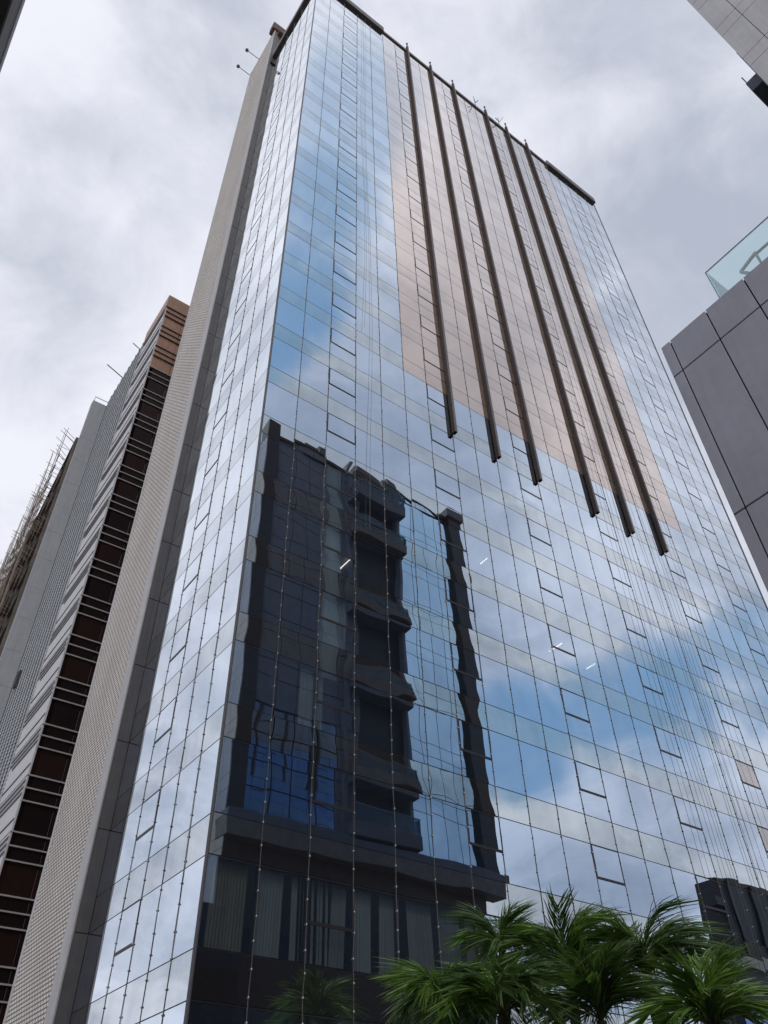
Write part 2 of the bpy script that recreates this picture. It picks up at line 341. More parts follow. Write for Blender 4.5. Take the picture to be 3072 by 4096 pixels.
# ------------------------------------------------------------------ ground
tag(MB().add([(-2500, -2500, 0), (2500, -2500, 0), (2500, 2500, 0), (-2500, 2500, 0)], [(0, 1, 2, 3)]).build('ground', 'ground'), kind='structure')
tag(MB().box(-14, 160, -15.6, -7.0, -0.3, 0.012).build('road', 'asphalt'), kind='structure')
tag(MB().box(-13.5, -3.2, -6.8, 160, -0.3, 0.008).build('side_road', 'asphalt'), kind='structure')
pv = MB().box(-2.9, 160, -6.8, -0.1, -0.3, 0.13).build('pavement', 'paving'); tag(pv, kind='structure')
k = MB()
for i in range(54): k.bevbox(-2.9 + i * 3.0, 0.08 + i * 3.0, -7.0, -6.81, -0.3, 0.14, 0.02)
tag(k.build('kerb', 'paving'), kind='structure')
tag(MB().box(-13.8, 160, -18.0, -15.8, -0.3, 0.12).build('pavement_near', 'paving'), kind='structure')
k = MB()
for i in range(40): k.box(-12 + i * 4.2, -9.6 + i * 4.2, -11.36, -11.22, 0.012, 0.017)
tag(k.build('lane_marking', 'paint'), kind='structure')

# ------------------------------------------------------------------ the glass tower
H, Z0, WR, SP = 3.75, 6.248 + 1.6, 1.7306, 0.3345 * 3.75
NC, WL, NL = 25, 1.59, 6
XR = NC * WR; YL = NL * WL
ZTOP = Z0 + 25 * H + 1.75
tower = thing('glass_tower', 'tall mirrored-glass office tower with a bronze glass field and six fins', 'building')
OPER = {2, 6, 10, 14, 18, 22}
def pane_local(wd, ht, seed, n=5, amp=1.0):
    r = random.Random(seed)
    A = r.uniform(-0.1, 1.0) * 0.0030 * amp; ta, tb = r.gauss(0, 0.0008) * amp, r.gauss(0, 0.0007) * amp
    c1, c2, p1, p2 = r.gauss(0, 0.0007) * amp, r.gauss(0, 0.0006) * amp, r.uniform(0, 6.3), r.uniform(0, 6.3)
    vs = []
    for j in range(n + 1):
        t = j / n
        for i in range(n + 1):
            s = i / n
            h = A * (1 - (2 * s - 1) ** 2) * (1 - (2 * t - 1) ** 2) * 1.2 + ta * (s - .5) * wd + tb * (t - .5) * ht + c1 * math.sin(2.6 * s + 3.4 * t + p1) + c2 * math.sin(4.5 * t - 2.2 * s + p2)
            vs.append((s * wd, t * ht, h))
    fs = [(j * (n + 1) + i, j * (n + 1) + i + 1, (j + 1) * (n + 1) + i + 1, (j + 1) * (n + 1) + i) for j in range(n) for i in range(n)]
    return vs, fs
panes = {}    # kind -> list of (area, side, u0, z0, w, h, seed, role)
def shoelace(side, u0, z0, wd, ht):
    P = [(u0, z0), (u0 + wd, z0), (u0 + wd, z0 + ht), (u0, z0 + ht)]
    q = [pix((a, 0, b) if side == 'R' else (0, a, b)) for a, b in P]
    if None in q: return 0
    q = [(min(max(x, 0), PW), min(max(y, 0), PH)) for x, y in q]
    return abs(sum(q[i][0] * q[(i + 1) % 4][1] - q[(i + 1) % 4][0] * q[i][1] for i in range(4))) / 2
G = 0.018
seed = 0
OPENED = {(18, 3), (18, 2)}
for side, ncol, wd in (('R', NC, WR), ('L', NL, WL)):
    for f in range(-2, 26):
        zf = Z0 + f * H
        for c in range(ncol):
            seed += 1; u0 = c * wd + G; pw = wd - 2 * G
            inb = side == 'R' and 5 <= c < 20
            zv0, zv1 = zf + G, min(zf + H - SP - G, ZTOP - G)
            if f == -2: zv0 = 0.15
            if zv1 > zv0 + .1:
                kd = 'bronze_pane' if inb and f >= 9 else 'vision_pane'
                oper = (side == 'R' and c in OPER) or (side == 'L' and c == 3)
                if oper and f >= -1 and f < 25:
                    zs = zf + 0.30 * H
                    panes.setdefault(kd, []).append((shoelace(side, u0, zv0, pw, zs - zv0 - G), side, u0, zv0, pw, zs - zv0 - G, seed))
                    panes.setdefault('window', []).append((1e9, side, u0 + .03, zs + .03, pw - .06, zv1 - zs - .06, seed + 50000, kd, (c, f)))
                else:
                    panes.setdefault(kd, []).append((shoelace(side, u0, zv0, pw, zv1 - zv0), side, u0, zv0, pw, zv1 - zv0, seed))
            if f > -2:
                zs0, zs1 = zf - SP + G, zf - G
                kd = 'bronze_spandrel' if inb and f >= 9 else 'spandrel_panel'
                panes.setdefault(kd, []).append((shoelace(side, u0, zs0, pw, zs1 - zs0), side, u0, zs0, pw, zs1 - zs0, seed + 20000))
PM = {'vision_pane': 'vision', 'bronze_pane': 'bronze', 'spandrel_panel': 'spandrel', 'bronze_spandrel': 'bronze_sp'}
def place(side, vs, u0, z0):           # local (s, t, h) -> offsets from the pane's lower corner
    return [(s, -h, t) for s, t, h in vs] if side == 'R' else [(-h, s, t) for s, t, h in vs]
for kd, lst in panes.items():
    lst.sort(key=lambda a: -a[0])
    if kd == 'window': continue
    rest = MB()
    for i, (area, side, u0, z0, pw, ht, sd) in enumerate(lst):
        amp = 1.35 if 'spandrel' in kd else 1.0
        vs, fs = pane_local(pw, ht, sd, 5 if i < 300 else 3, amp)
        if side == 'L': fs = [f[::-1] for f in fs]
        pos = (u0, 0, z0) if side == 'R' else (0, u0, z0)
        pv_ = place(side, vs, u0, z0)
        if i < 300: MB().add(pv_, fs).build(kd, PM[kd], tower, pos, True)
        else: rest.add([(a + pos[0], b + pos[1], c + pos[2]) for a, b, c in pv_], fs)
    if rest.v: tag(rest.build(kd + '_field', PM[kd], tower, None, True), kind='stuff')
for area, side, u0, z0, pw, ht, sd, kd, key in panes['window']:
    vs, fs = pane_local(pw, ht, sd, 4, 1.0)
    if side == 'L': fs = [f[::-1] for f in fs]
    pos = (u0, -0.008, z0) if side == 'R' else (-0.008, u0, z0)
    op = side == 'R' and key in OPENED
    wn = MB().add(place(side, vs, u0, z0), fs).build('window', 'open_sash' if op else PM[kd], tower, pos, True)
    fr = MB(); d0, d1 = -0.006, 0.02
    bars = [(-.03, pw + .03, -.07, .035), (-.03, pw + .03, ht, ht + .02), (-.035, .026, .036, ht - .001), (pw - .006, pw + .03, .036, ht - .001)]
    for (s0, s1, t0, t1) in bars:
        if side == 'R': fr.box(s0, s1, d0, d1, t0, t1)
        else: fr.box(d0, d1, s0, s1, t0, t1)
    fr.build('window_frame', 'frame', wn)
    if op: wn.rotation_euler.x = R(-1.2)
# mullions behind the joints, transoms
for c in range(NC + 1):
    x = c * WR; box('mullion', 'joint', tower, x - .03, x + .03, 0.012, 0.14, 0.1, ZTOP)
for c in range(1, NL + 1):
    y = c * WL; box('mullion', 'joint', tower, 0.012, 0.14, y - .03, y + .03, 0.1, ZTOP)
for f in range(-1, 26):
    for zt in (Z0 + f * H, Z0 + f * H - SP):
        box('transom', 'joint', tower, 0.04, XR, 0.016, 0.12, zt - .034, zt + .034)
        box('transom', 'joint', tower, 0.016, 0.12, 0.13, YL, zt - .034, zt + .034)
box('corner_post', 'trim', tower, -0.025, 0.02, -0.025, 0.02, 0.1, ZTOP)
box('corner_post', 'trim', tower, XR - 0.01, XR + 0.16, -0.03, 0.3, 0.1, ZTOP)
# storeys inside
for f in range(-1, 26):
    zf = Z0 + f * H
    box('floor_slab', 'slab', tower, 0.16, XR - 0.02, 0.16, 15.4, zf - SP + .04, zf - 0.35)
box('core_wall', 'core', tower, 4.2, XR - 3.0, 6.0, 15.3, 0.05, ZTOP - 0.1)
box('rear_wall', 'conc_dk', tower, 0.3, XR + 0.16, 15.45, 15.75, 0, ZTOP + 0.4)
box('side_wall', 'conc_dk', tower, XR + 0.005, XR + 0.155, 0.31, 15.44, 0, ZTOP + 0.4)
box('roof_slab', 'conc', tower, 0.1, XR + 0.1, 0.1, 15.44, ZTOP - 0.06, ZTOP + 0.28)
# coping along the roof edge: deeper at both ends of the wide facade
x5, x20 = 5 * WR, 20 * WR
MB().bevbox(-0.30, x5, -0.32, 0.05, ZTOP - 0.30, ZTOP + 0.95, .03).build('coping', 'coping', tower)
MB().bevbox(x5 + .004, x20, -0.14, 0.05, ZTOP - 0.02, ZTOP + 0.55, .03).build('coping', 'coping', tower)
MB().bevbox(x20 + .004, XR + 0.2, -0.32, 0.05, ZTOP - 0.25, ZTOP + 0.95, .03).build('coping', 'coping', tower)
MB().bevbox(-0.30, 0.05, 0.056, YL + 1.0, ZTOP - 0.30, ZTOP + 0.95, .03).build('coping', 'coping', tower)
MB().bevbox(-0.34, 0.02, YL - 0.25, YL + 0.7, ZTOP - 2.2, ZTOP - 0.31, .03).build('coping_bracket', 'fin_dark', tower)
# six vertical fins
for c in (7, 9, 11, 14, 16, 18):
    x = c * WR; z0, z1 = 35.1 + 1.6, ZTOP + 1.35
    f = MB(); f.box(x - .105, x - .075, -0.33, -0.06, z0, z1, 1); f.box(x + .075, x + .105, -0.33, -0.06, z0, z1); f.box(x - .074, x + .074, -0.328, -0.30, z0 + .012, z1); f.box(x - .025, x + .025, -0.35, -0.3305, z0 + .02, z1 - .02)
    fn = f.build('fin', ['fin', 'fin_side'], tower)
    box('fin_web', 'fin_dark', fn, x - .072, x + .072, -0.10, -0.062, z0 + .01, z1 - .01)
    b = MB()
    for j in range(18): zz_ = z0 + 1.2 + j * 3.75; b.box(x - .06, x + .06, -0.06, -0.02, zz_, zz_ + .12)
    b.build('fin_bracket', 'fin_dark', fn)
    MB().box(x - .045, x + .045, -0.28, -0.18, z1, z1 + .8).build('fin_head', 'coping', fn); MB().ball((x, -0.23, z1 + .9), .13).build('fin_knob', 'coping', fn)
# service core with woven screen beside the narrow facade
YS0, YS1, DS, ZS = 9.52, 15.75, 0.56, 111.3 + 1.6
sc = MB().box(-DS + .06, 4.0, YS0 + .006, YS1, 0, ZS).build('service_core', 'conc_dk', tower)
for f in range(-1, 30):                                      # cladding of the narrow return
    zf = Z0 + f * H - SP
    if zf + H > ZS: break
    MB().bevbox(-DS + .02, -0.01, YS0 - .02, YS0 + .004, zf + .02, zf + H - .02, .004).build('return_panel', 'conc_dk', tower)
MB().bevbox(-DS - .05, -DS + .05, YS0 - .02, YS0 + .85, 0.02, ZS + .1, .015).build('screen_pier', 'conc', tower)
MB().bevbox(-DS - .05, -DS + .05, YS1 - .22, YS1 + .05, 0.02, ZS + .1, .015).build('screen_pier', 'conc', tower)
MB().box(-DS - .02, -DS + .05, YS0 + .86, YS1 - .23, 0.02, ZS).build('woven_screen', 'screen', tower)
g = MB(); g.box(-DS - .4, 1.6, YS0 - .15, YS0 + .9, ZS - .2, ZS + 1.8); g.box(-.2, 1.9, YS0 - .6, YS0 + .4, ZS - 1.6, ZS - .2)
g.build('rusty_cap', 'rust', tower)
for i, (zl, hh) in enumerate(((ZS + .3, 0), (ZS + .3, 0))):
    yy = YS1 - 2.3 if i == 0 else YS1 + 0.0
    lp = thing('roof_lamp', ('upper' if i == 0 else 'lower') + ' of the two ball lamps on stalks at the screen top', 'lamp', (-DS, yy, zl - 1.0), 'ball lamps on the screen top')
    MB().tube([(0, 0, 0), (-1.6, 0.3, 1.0)], .05, 6).build('stalk', 'steel', lp)
    MB().ball((-1.7, .32, 1.08), .24).build('lamp_globe', 'coping', lp)

# ------------------------------------------------------------------ string lights down every mullion
def string_light(side, c, label):
    r = random.Random(900 + c + (100 if side == 'L' else 0)); u = c * (WR if side == 'R' else WL)
    t = thing('string_light', label, 'string lights', (u, -0.012, 0) if side == 'R' else (-0.012, u, 0), 'light strings on the tower')
    pts = []; z = 2.2; bl = MB(); n = 0
    while z < ZTOP - .4:
        off = r.uniform(-.022, .022); dep = r.uniform(-.008, .002)
        pts.append((off, dep, z) if side == 'R' else (dep, off, z))
        P = pts[-1]; bl.octa((P[0], P[1] - .02, P[2]) if side == 'R' else (P[0] - .02, P[1], P[2]), .03, .042)
        z += .68 * r.uniform(.85, 1.15)
    MB().tube(pts, .009, 4, cap=False).build('wire', 'wire', t)
    tag(bl.build('bulbs', 'bulb', t), kind='stuff')
for c in range(1, NC): string_light('R', c, 'string of small bulbs down the %s mullion right of the tower corner' % ORD[c - 1])
for c in range(1, NL - 1): string_light('L', c, 'string of small bulbs down the %s mullion left of the tower corner' % ORD[c - 1])

# ------------------------------------------------------------------ things on the tower roof and ropes
for i, (x, lean, lab) in enumerate(((12.95 * WR, .1, 'thin upright antenna on roof edge between third and fourth fin'), (15.2 * WR, 1.5, 'leaning antenna rod on roof edge between fourth and fifth fin'))):
    a = thing('antenna', lab, 'antenna', (x, -0.3, ZTOP + .5))
    hgt = 2.6 if i == 0 else 4.2
    MB().tube([(-lean * .9, -.55, -1.9 if i else -.6), (0, -.05, 0), (lean, .1, hgt)], [.05, .045, .03], 6).build('mast', 'steel', a)
    MB().tube([(-.5, -.35, .05), (.35, .3, .25)], .035, 5).build('cross_arm', 'steel', a)
for i, u in enumerate((3.35, 3.55, 14.7, 15.4, 15.7, 16.6, 17.1, 17.5, 18.55)):
    r = random.Random(i + 5); x = u * WR; zb = (42.0, 26.0, 14.0, 11.0, 9.0, 10.0, 8.0, 7.5, 7.0)[i]
    pts = [(x + (0.25 * math.sin(j * .7 + i) + r.uniform(-.06, .06)) * (j / 14), -0.12 - .05 * math.sin(j * .5 + i), ZTOP + .9 - (ZTOP + .9 - zb) * j / 14) for j in range(15)]
    pts = [(x, -0.1, ZTOP + 1.0)] + pts
    tag(MB().tube(pts, .009, 4).build('rope', 'wire'), '%srope hanging from the roof down the %s glass column' % (('left thin ' if i in (0, 3, 6) else 'right thin ') if i in (0, 1, 3, 4, 6, 7) else 'single thin ', ORD[int(u)]), 'rope', 'facade ropes')

# ------------------------------------------------------------------ curtains and tube lights behind the glass
def curtain(x0, x1, zf, seedv, mt, label, gaps=()):
    r = random.Random(seedv); t = MB(); n = max(6, int((x1 - x0) / .05)); zb, zt = zf - .28, zf + H - SP - .02
    lean = r.uniform(-.12, .12)
    for i in range(n):
        a, b = x0 + (x1 - x0) * i / n, x0 + (x1 - x0) * (i + 1) / n
        if any(g0 < (i + .5) / n < g1 for g0, g1 in gaps): continue
        ya, yb = .2 + (.05 if i % 2 else 0) + r.uniform(-.01, .01), .2 + (0 if i % 2 else .05)
        t.add([(a + lean, ya, zb), (b + lean, yb, zb), (b, yb, zt), (a, ya, zt)], [(0, 1, 2, 3)])
    tag(t.build('curtain', mt), label, 'curtain', 'office curtains behind the dark glass')
for i, (x0, x1, mt, gaps) in enumerate(((0.3, 1.5, 'curtain2', ()), (1.85, 2.75, 'curtain', ()), (3.0, 4.35, 'curtain', ((.18, .22), (.28, .33), (.39, .44), (.5, .55), (.62, .68), (.75, .80), (.87, .92))),
                                       (4.5, 5.1, 'curtain', ()), (5.25, 6.05, 'curtain', ()), (6.35, 7.2, 'curtain', ()), (7.45, 8.5, 'curtain', ()), (8.75, 9.8, 'curtain', ()), (10.0, 11.2, 'curtain', ()))):
    curtain(x0, x1, Z0, 40 + i, mt, '%s curtain from the corner in the lowest fully visible tower storey' % ORD[i], gaps)
for i, (x0, x1, f) in enumerate(((3.6, 4.9, 3), (3.5, 4.6, 4), (5.6, 7.3, -1), (2.9, 3.9, 2))):
    curtain(x0, x1, Z0 + f * H, 60 + i, 'curtain', 'pale curtain behind dark glass %s storeys above street lobby' % ('four', 'five', 'one', 'three')[i] )
for i, (x, y0, y1, f, lab) in enumerate(((5.9, 1.45, 2.3, 4, 'short lit ceiling tube glowing inside the third glass column from the corner'), (19.2, .8, 1.8, 4, 'faint lit ceiling tube inside the eleventh glass column'),
                                    (22.2, 1.2, 1.9, 4, 'faint lit ceiling tube inside the twelfth glass column'), (14.5, .9, 1.5, 5, 'faint small lit ceiling tube inside the ninth glass column'))):
    z = Z0 + (f + 1) * H - SP - .03
    t = thing('tube_light', lab, 'ceiling light', (x, y0, z)); MB().box(-.025, .025, 0.05, y1 - y0 - .05, .021, .06).build('fitting', 'steel', t)
    MB().tube([(0, .02, -.01), (0, y1 - y0 - .02, -.01)], .03, 6).build('tube', 'tube', t)

# ------------------------------------------------------------------ street row beyond: brown office, louvred block, unfinished block
BX, BY, PITCH = 0.59, 30.3, 3.6
ZB = 1.503 * 52.7 + 1.6
bb = thing('brown_office', 'dark brown glass office block with thin white rails beside the woven screen', 'building', (BX, BY, 0))
box('core_wall', 'browndark', bb, 0.2, 24, 0.25, 6.1, 0, ZB - .4)
zl0 = 1.460 * 52.7 + 1.6
for f in range(22):
    z = zl0 - f * PITCH
    cp = f < 3  # top three storeys: peach sky reflection put into a flat copper colour
    # pieces of one storey on the face towards the viewer: two narrow bands, one tall pane split in three
    for (a, b_, nm) in ((z - .23 * PITCH, z, 'band_panel'), (z - .46 * PITCH, z - .23 * PITCH, 'band_panel'), (z - PITCH, z - .46 * PITCH, 'tall_pane')):
        for (xa, xb) in ((0.05, 2.1), (2.1, 4.2), (4.2, 6.4)):
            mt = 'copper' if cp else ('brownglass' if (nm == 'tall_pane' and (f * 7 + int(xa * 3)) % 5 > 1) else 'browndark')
            MB().bevbox(xa + .02, xb - .02, -0.03 if nm == 'tall_pane' else -0.06, 0.24, a + .03, b_ - .03, .012).build(nm, mt, bb)
    for q in (0, .23, .46):
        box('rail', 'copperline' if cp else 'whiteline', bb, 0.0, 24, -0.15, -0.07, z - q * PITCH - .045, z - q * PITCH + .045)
    # street side: white parapet bands with dark slots
    MB().bevbox(-0.06, 0.18, 0.0, 6.1, z - .985 * PITCH, z - .015 * PITCH, .01).build('white_band', 'whitepanel', bb)
    for q, ln, hh in ((.10, 6.0, .10), (.22, 6.0, .10), (.34, 5.2 + .8 * (f % 2), .10), (.78, 6.0, .05)): box('slot_bar', 'darkslot', bb, -0.10, -0.0605, 0.02, ln, z - q * PITCH - hh, z - q * PITCH + hh)
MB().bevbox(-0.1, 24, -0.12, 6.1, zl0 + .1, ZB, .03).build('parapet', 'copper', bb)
b2 = MB().box(2.8, 4.6, -0.15, -0.121, zl0 - .2, zl0 + 1.1).build('pale_sign_panel', 'whitepanel', bb)
tag(b2, 'pale patch near the top of the copper parapet')

LV = thing('louvred_block', 'pale grey louvred block between the brown office and the unfinished block', 'building', (BX, 36.4, 0))
LY = 10.6; ZL = 7.25 * 10.67 + 1.6
box('backing_wall', 'louvre_gap', LV, 0.1, 20, 0.02, LY, 0, ZL)
lv = MB(); n = int(ZL / .32)
for i in range(n): z = .3 + i * .32; lv.add([(-.12, .02, z), (.09, .02, z + .2), (.09, LY, z + .2), (-.12, LY, z), (-.12, .02, z - .03), (-.12, LY, z - .03)], [(0, 3, 2, 1), (4, 5, 3, 0)])
tag(lv.build('louvre_slats', 'louvre', LV), kind='stuff')
for i in range(10): box('rib', 'louvre', LV, -.16, -.05, .05 + i * 1.05, .13 + i * 1.05, 0, ZL)
box('end_wall', 'plainwall', LV, -1.75, 20, LY + .004, LY + .9, 0, 1.105 * 69.2 + 1.6)
for i in range(20): box('wall_joint', 'louvre_gap', LV, -1.752, -.2, LY - .002, LY + .01, 3.6 * i + 3.0, 3.6 * i + 3.04)
MB().tube([(-1.6, LY + .4, 78.1), (-1.6, LY + .4, 79.2), (.4, LY + .4, 79.2), (.4, LY + .4, 78.1)], .05, 5).build('roof_rail', 'steel', LV)
MB().tube([(-.1, 6.0, ZL - .2), (-2.2, 6.2, ZL + 1.0)], .07, 5).build('roof_spout', 'steel', LV)
MB().tube([(-.1, 1.0, ZL - .2), (-1.0, 1.1, ZL + .4)], .06, 5).build('roof_spout', 'steel', LV)
box('open_shutter', 'darkslot', LV, -.3, -.1, 8.2, 8.8, 38, 39.6)

A, Bp = Vector((-1.45, 48.2, 0)), Vector((1.0, 100, 0))
ub = thing('unfinished_block', 'brown unfinished concrete block wrapped in bamboo scaffolding at the far left', 'building', A)
ub.rotation_euler.z = math.atan2(Bp.y - A.y, Bp.x - A.x); LEN = (Bp - A).length; ZU = 70.5 + 1.6
r = random.Random(3)
for f in range(20):
    z = f * 3.6
    box('floor_slab', 'rawconc', ub, 0, LEN, -18, 0.0, z + 3.3, z + 3.58)
    for j in range(9):
        if z + 3.3 < ZU and r.random() < .8: box('infill_wall', 'rawbrick' if r.random() < .65 else 'rawconc', ub, j * 5.7 + .25, j * 5.7 + 5.4, -.55, -.3, z + .001, z + 3.29)
for j in range(10): box('column', 'rawconc', ub, j * 5.7 - .2, j * 5.7 + .22, -.45, -.02, 0, ZU)
sf = MB()
for j in range(40):
    x = j * 1.3 + r.uniform(-.2, .2); sf.tube([(x, .9 + r.uniform(-.1, .2), 0), (x + r.uniform(-.3, .3), 1.0 + r.uniform(-.2, .5), ZU + r.uniform(0, 4.0))], .035, 4)
for i in range(44):
    z = 1.6 * i + r.uniform(-.2, .2); sf.tube([(0, 1.0, z), (LEN, 1.05, z + r.uniform(-.3, .3))], .05, 4)
for i in range(700):
    x = r.uniform(0, LEN); z = r.uniform(2, ZU + 3); sf.tube([(x, -.1, z), (x + r.uniform(-.5, .5), r.uniform(1.0, 1.9), z + r.uniform(.2, .9))], .028, 4)
for i in range(60):
    x = r.uniform(0, LEN); z = r.uniform(2, ZU - 6); sf.tube([(x, 1.1, z), (x + r.uniform(-4, 4), 1.2, z + 6)], .045, 4)
so_ = sf.build('bamboo_scaffold', 'bamboo'); so_.location = A; so_.rotation_euler.z = ub.rotation_euler.z
tag(so_, 'spiky bamboo scaffold poles in front of the unfinished block', 'scaffold')

# ------------------------------------------------------------------ grey clad podium on the right with glass railing
GX, GY, GZ = 0.42, -18.06, 13.47 + 1.6
pod = thing('clad_podium', 'dark grey panel-clad building with glass railing at the right edge', 'building', (GX, GY, 0))
box('wall', 'granite_joint', pod, 0.03, 10.2, -18, -0.05, 0, GZ - .06)
rows = [(GZ - .985, GZ), (8.80 + 1.6, GZ - .985), (5.08 + 1.6, 8.80 + 1.6), (1.36 + 1.6, 5.08 + 1.6), (0.05, 1.36 + 1.6)]
ys = [0.0, -.23]
while ys[-1] > -17: ys.append(ys[-1] - .873)
meshes = {}
for ri, (z0, z1) in enumerate(rows):
    for i in range(len(ys) - 1):
        wd = ys[i] - ys[i + 1]; key = (round(wd, 3), ri)
        if key not in meshes: meshes[key] = MB().bevbox(0, .045, -wd + .014, -.014, .014, z1 - z0 - .014, .006).mesh('cladding_panel', 'granite')
        link('cladding_panel', meshes[key], pod, (0, ys[i], z0))
for i in range(6):
    for j in range(4): MB().bevbox(.02 + i * 1.69, 1.68 + i * 1.69, -.06, -.0, .05 + j * 3.74, 3.75 + j * 3.74, .01).build('shop_pane', 'shop', pod)
gy0 = -19.49 - GY
for i in range(6):
    box('railing_pane', 'rail_glass', pod, .10, .118, gy0 - 1.6 * (i + 1) + .006, gy0 - 1.6 * i, GZ - .03, GZ + 1.05)
    box('railing_cap', 'rail_edge', pod, .097, .121, gy0 - 1.6 * (i + 1) + .006, gy0 - 1.6 * i, GZ + 1.052, GZ + 1.062)
box('railing_pane', 'rail_glass', pod, .125, 5.2, gy0 - .016, gy0 + .002, GZ - .03, GZ + 1.05)
box('railing_edge', 'rail_edge', pod, .093, .125, gy0 + .003, gy0 + .012, GZ - .02, GZ + 1.06)
MB().tube([(.35, gy0 - .75, GZ + .74), (.35, gy0 - 9, GZ + .74)], .03, 8).build('handrail', 'steel', pod)
for i in range(5):
    ya = gy0 - .62 - 1.75 * i
    p_ = MB(); p_.tube([(.35, ya - .25, GZ - .06), (.35, ya + .12, GZ + .62)], .035, 4); p_.tube([(.35, ya + .12, GZ + .62), (.35, ya - .28, GZ + .78)], .035, 4); p_.tube([(.35, ya - .25, GZ - .06), (.35, ya - .28, GZ + .8)], .03, 4)
    p_.build('railing_bracket', 'steel', pod)

# ------------------------------------------------------------------ apartment tower across the street (seen at top right and mirrored in the glass)
AX0, AX1, AY, AZ = 10.75, 33.7, -22.64, 55.5 + 1.6
ap = thing('apartment_tower', 'balconied apartment tower mirrored in the glass, its pale side at top right', 'building', (AX0, AY, 0))
box('core_wall', 'aptdark', ap, 0.1, AX1 - AX0 - 1.2, -14, -.4, 0, AZ - .2)
# pale side wall: panels
for zi in range(15):
    for (za, zb) in ((zi * 4.0 + .35, zi * 4.0 + 3.35), (zi * 4.0 + 3.35, zi * 4.0 + 4.35)):
        if zb > AZ: continue
        for yi in range(7): MB().bevbox(0, .09, -.9 - yi * 2.0 + .012 - (0 if yi else .0), (.23 if not yi else -.012 - (yi * 2.0 - 1.1)), za + .012, zb - .012, .008).build('side_panel', 'aptside', ap)
FX = lambda u: 2.012 * u + 10.2 - AX0
ZW = lambda z: 2.012 * z + 1.6
MB().bevbox(.095, 1.35, -1.2, .22, 0, 57.2 + 1.6, .03).build('corner_pier', 'aptdark', ap)
# charcoal field: cladding panels and pale blind windows
base_top = ZW(10.18)
nrow = 9; rh = (AZ - base_top) / nrow
xs = [1.4 + i * 1.75 for i in range(6)]
for j in range(nrow):
    z0 = base_top + j * rh
    for i in range(5):
        if i in (0, 1, 2, 3) and j < 2: continue          # the tall blue window takes these
        pale = i == 3 and j % 2 == 1 or (i == 3 and j % 2 == 0 and j > 3)
        MB().bevbox(xs[i] + .03, xs[i + 1] - .03, -.39, -.02 if not pale else -.16, z0 + .03, z0 + rh * (.62 if not pale else 1) - .03, .012).build('blind_window' if pale else 'cladding_panel', 'aptblind' if pale else 'aptface', ap)
        if not pale: MB().bevbox(xs[i] + .03, xs[i + 1] - .03, -.39, -.02, z0 + rh * .62 + .03, z0 + rh - .03, .012).build('cladding_panel', 'aptface', ap)
def gpane(nm, x0, x1, z0, z1, y, sd, mt='aptglass'):
    vs, fs = pane_local(x1 - x0, z1 - z0, sd, 3, 1.6)
    MB().add([(s, h, t) for s, t, h in vs], [f[::-1] for f in fs]).build(nm, mt, ap, (x0, y, z0), True)
for i in range(4):
    for j in range(4): gpane('blue_window_pane', xs[i] + .05, xs[i + 1] - .05, base_top + 2 * rh * j / 4 + .05, base_top + 2 * rh * (j + 1) / 4 - .05, -.18, 300 + i * 9 + j, 'bluewin')
# balconies
bx0, bx1 = FX(4.9), FX(7.72)
zbal = [ZW(z) for z in (10.18, 12.07, 15.79, 19.43, 23.56)] + [52.2 + 1.6]
for i, zb in enumerate(zbal):
    b = MB().bevbox(bx0, bx1 + .2, -.9, 1.0, zb, zb + (1.0 if i < 5 else 1.3), .03).build('balcony', 'aptslab', ap)
    MB().box(bx0 + .04, bx1 + .14, .92, .94, zb + 1.0, zb + 2.15).build('balcony_glass', 'rail_glass2', b); MB().box(bx1 + .12, bx1 + .14, -.2, .915, zb + 1.0, zb + 2.15).build('balcony_glass', 'rail_glass2', b)
    MB().tube([(bx0, .93, zb + 2.2), (bx1 + .14, .93, zb + 2.2), (bx1 + .14, -.2, zb + 2.2)], .035, 5).build('handrail', 'steel', b)
    if i < 5:
        zt = zbal[i + 1]
        for q in range(3):
            xa = bx0 + .1 + q * (bx1 - bx0) / 3; box('balcony_door', ('aptblind', 'aptface', 'navy')[(q + i) % 3], b, xa, xa + (bx1 - bx0) / 3 - .12, -.95, -.85, zb + 1.02, zt - .9)
box('balcony_side_wall', 'aptface', ap, bx1 - .3, bx1 + .0, -.6, .35, base_top, AZ + .3)
box('balcony_side_wall', 'aptface', ap, bx0 - .35, bx0 - .02, -.6, .25, base_top, AZ + 1.1)
# blue curtain wall
gx0, gx1 = FX(7.78), FX(10.85); ncol = 4
zz_ = base_top + .05; rowz = []
while zz_ < AZ - .3:
    for hgt in (3.3, 1.2):
        if zz_ < AZ - .3: rowz.append((zz_, min(zz_ + hgt, AZ - .1))); zz_ += hgt
for j, (za, zb) in enumerate(rowz):
    for i in range(ncol): gpane('curtain_wall_pane', gx0 + (gx1 - gx0) * i / ncol + .03, gx0 + (gx1 - gx0) * (i + 1) / ncol - .03, za + .025, zb - .025, -.05, 500 + j * 5 + i)
box('mullion_backing', 'aptjoint', ap, gx0, gx1, -.3, -.09, base_top, AZ)
box('roof_coping', 'aptdark', ap, 1.4, gx1, -.5, .12, AZ + .01, AZ + .45)
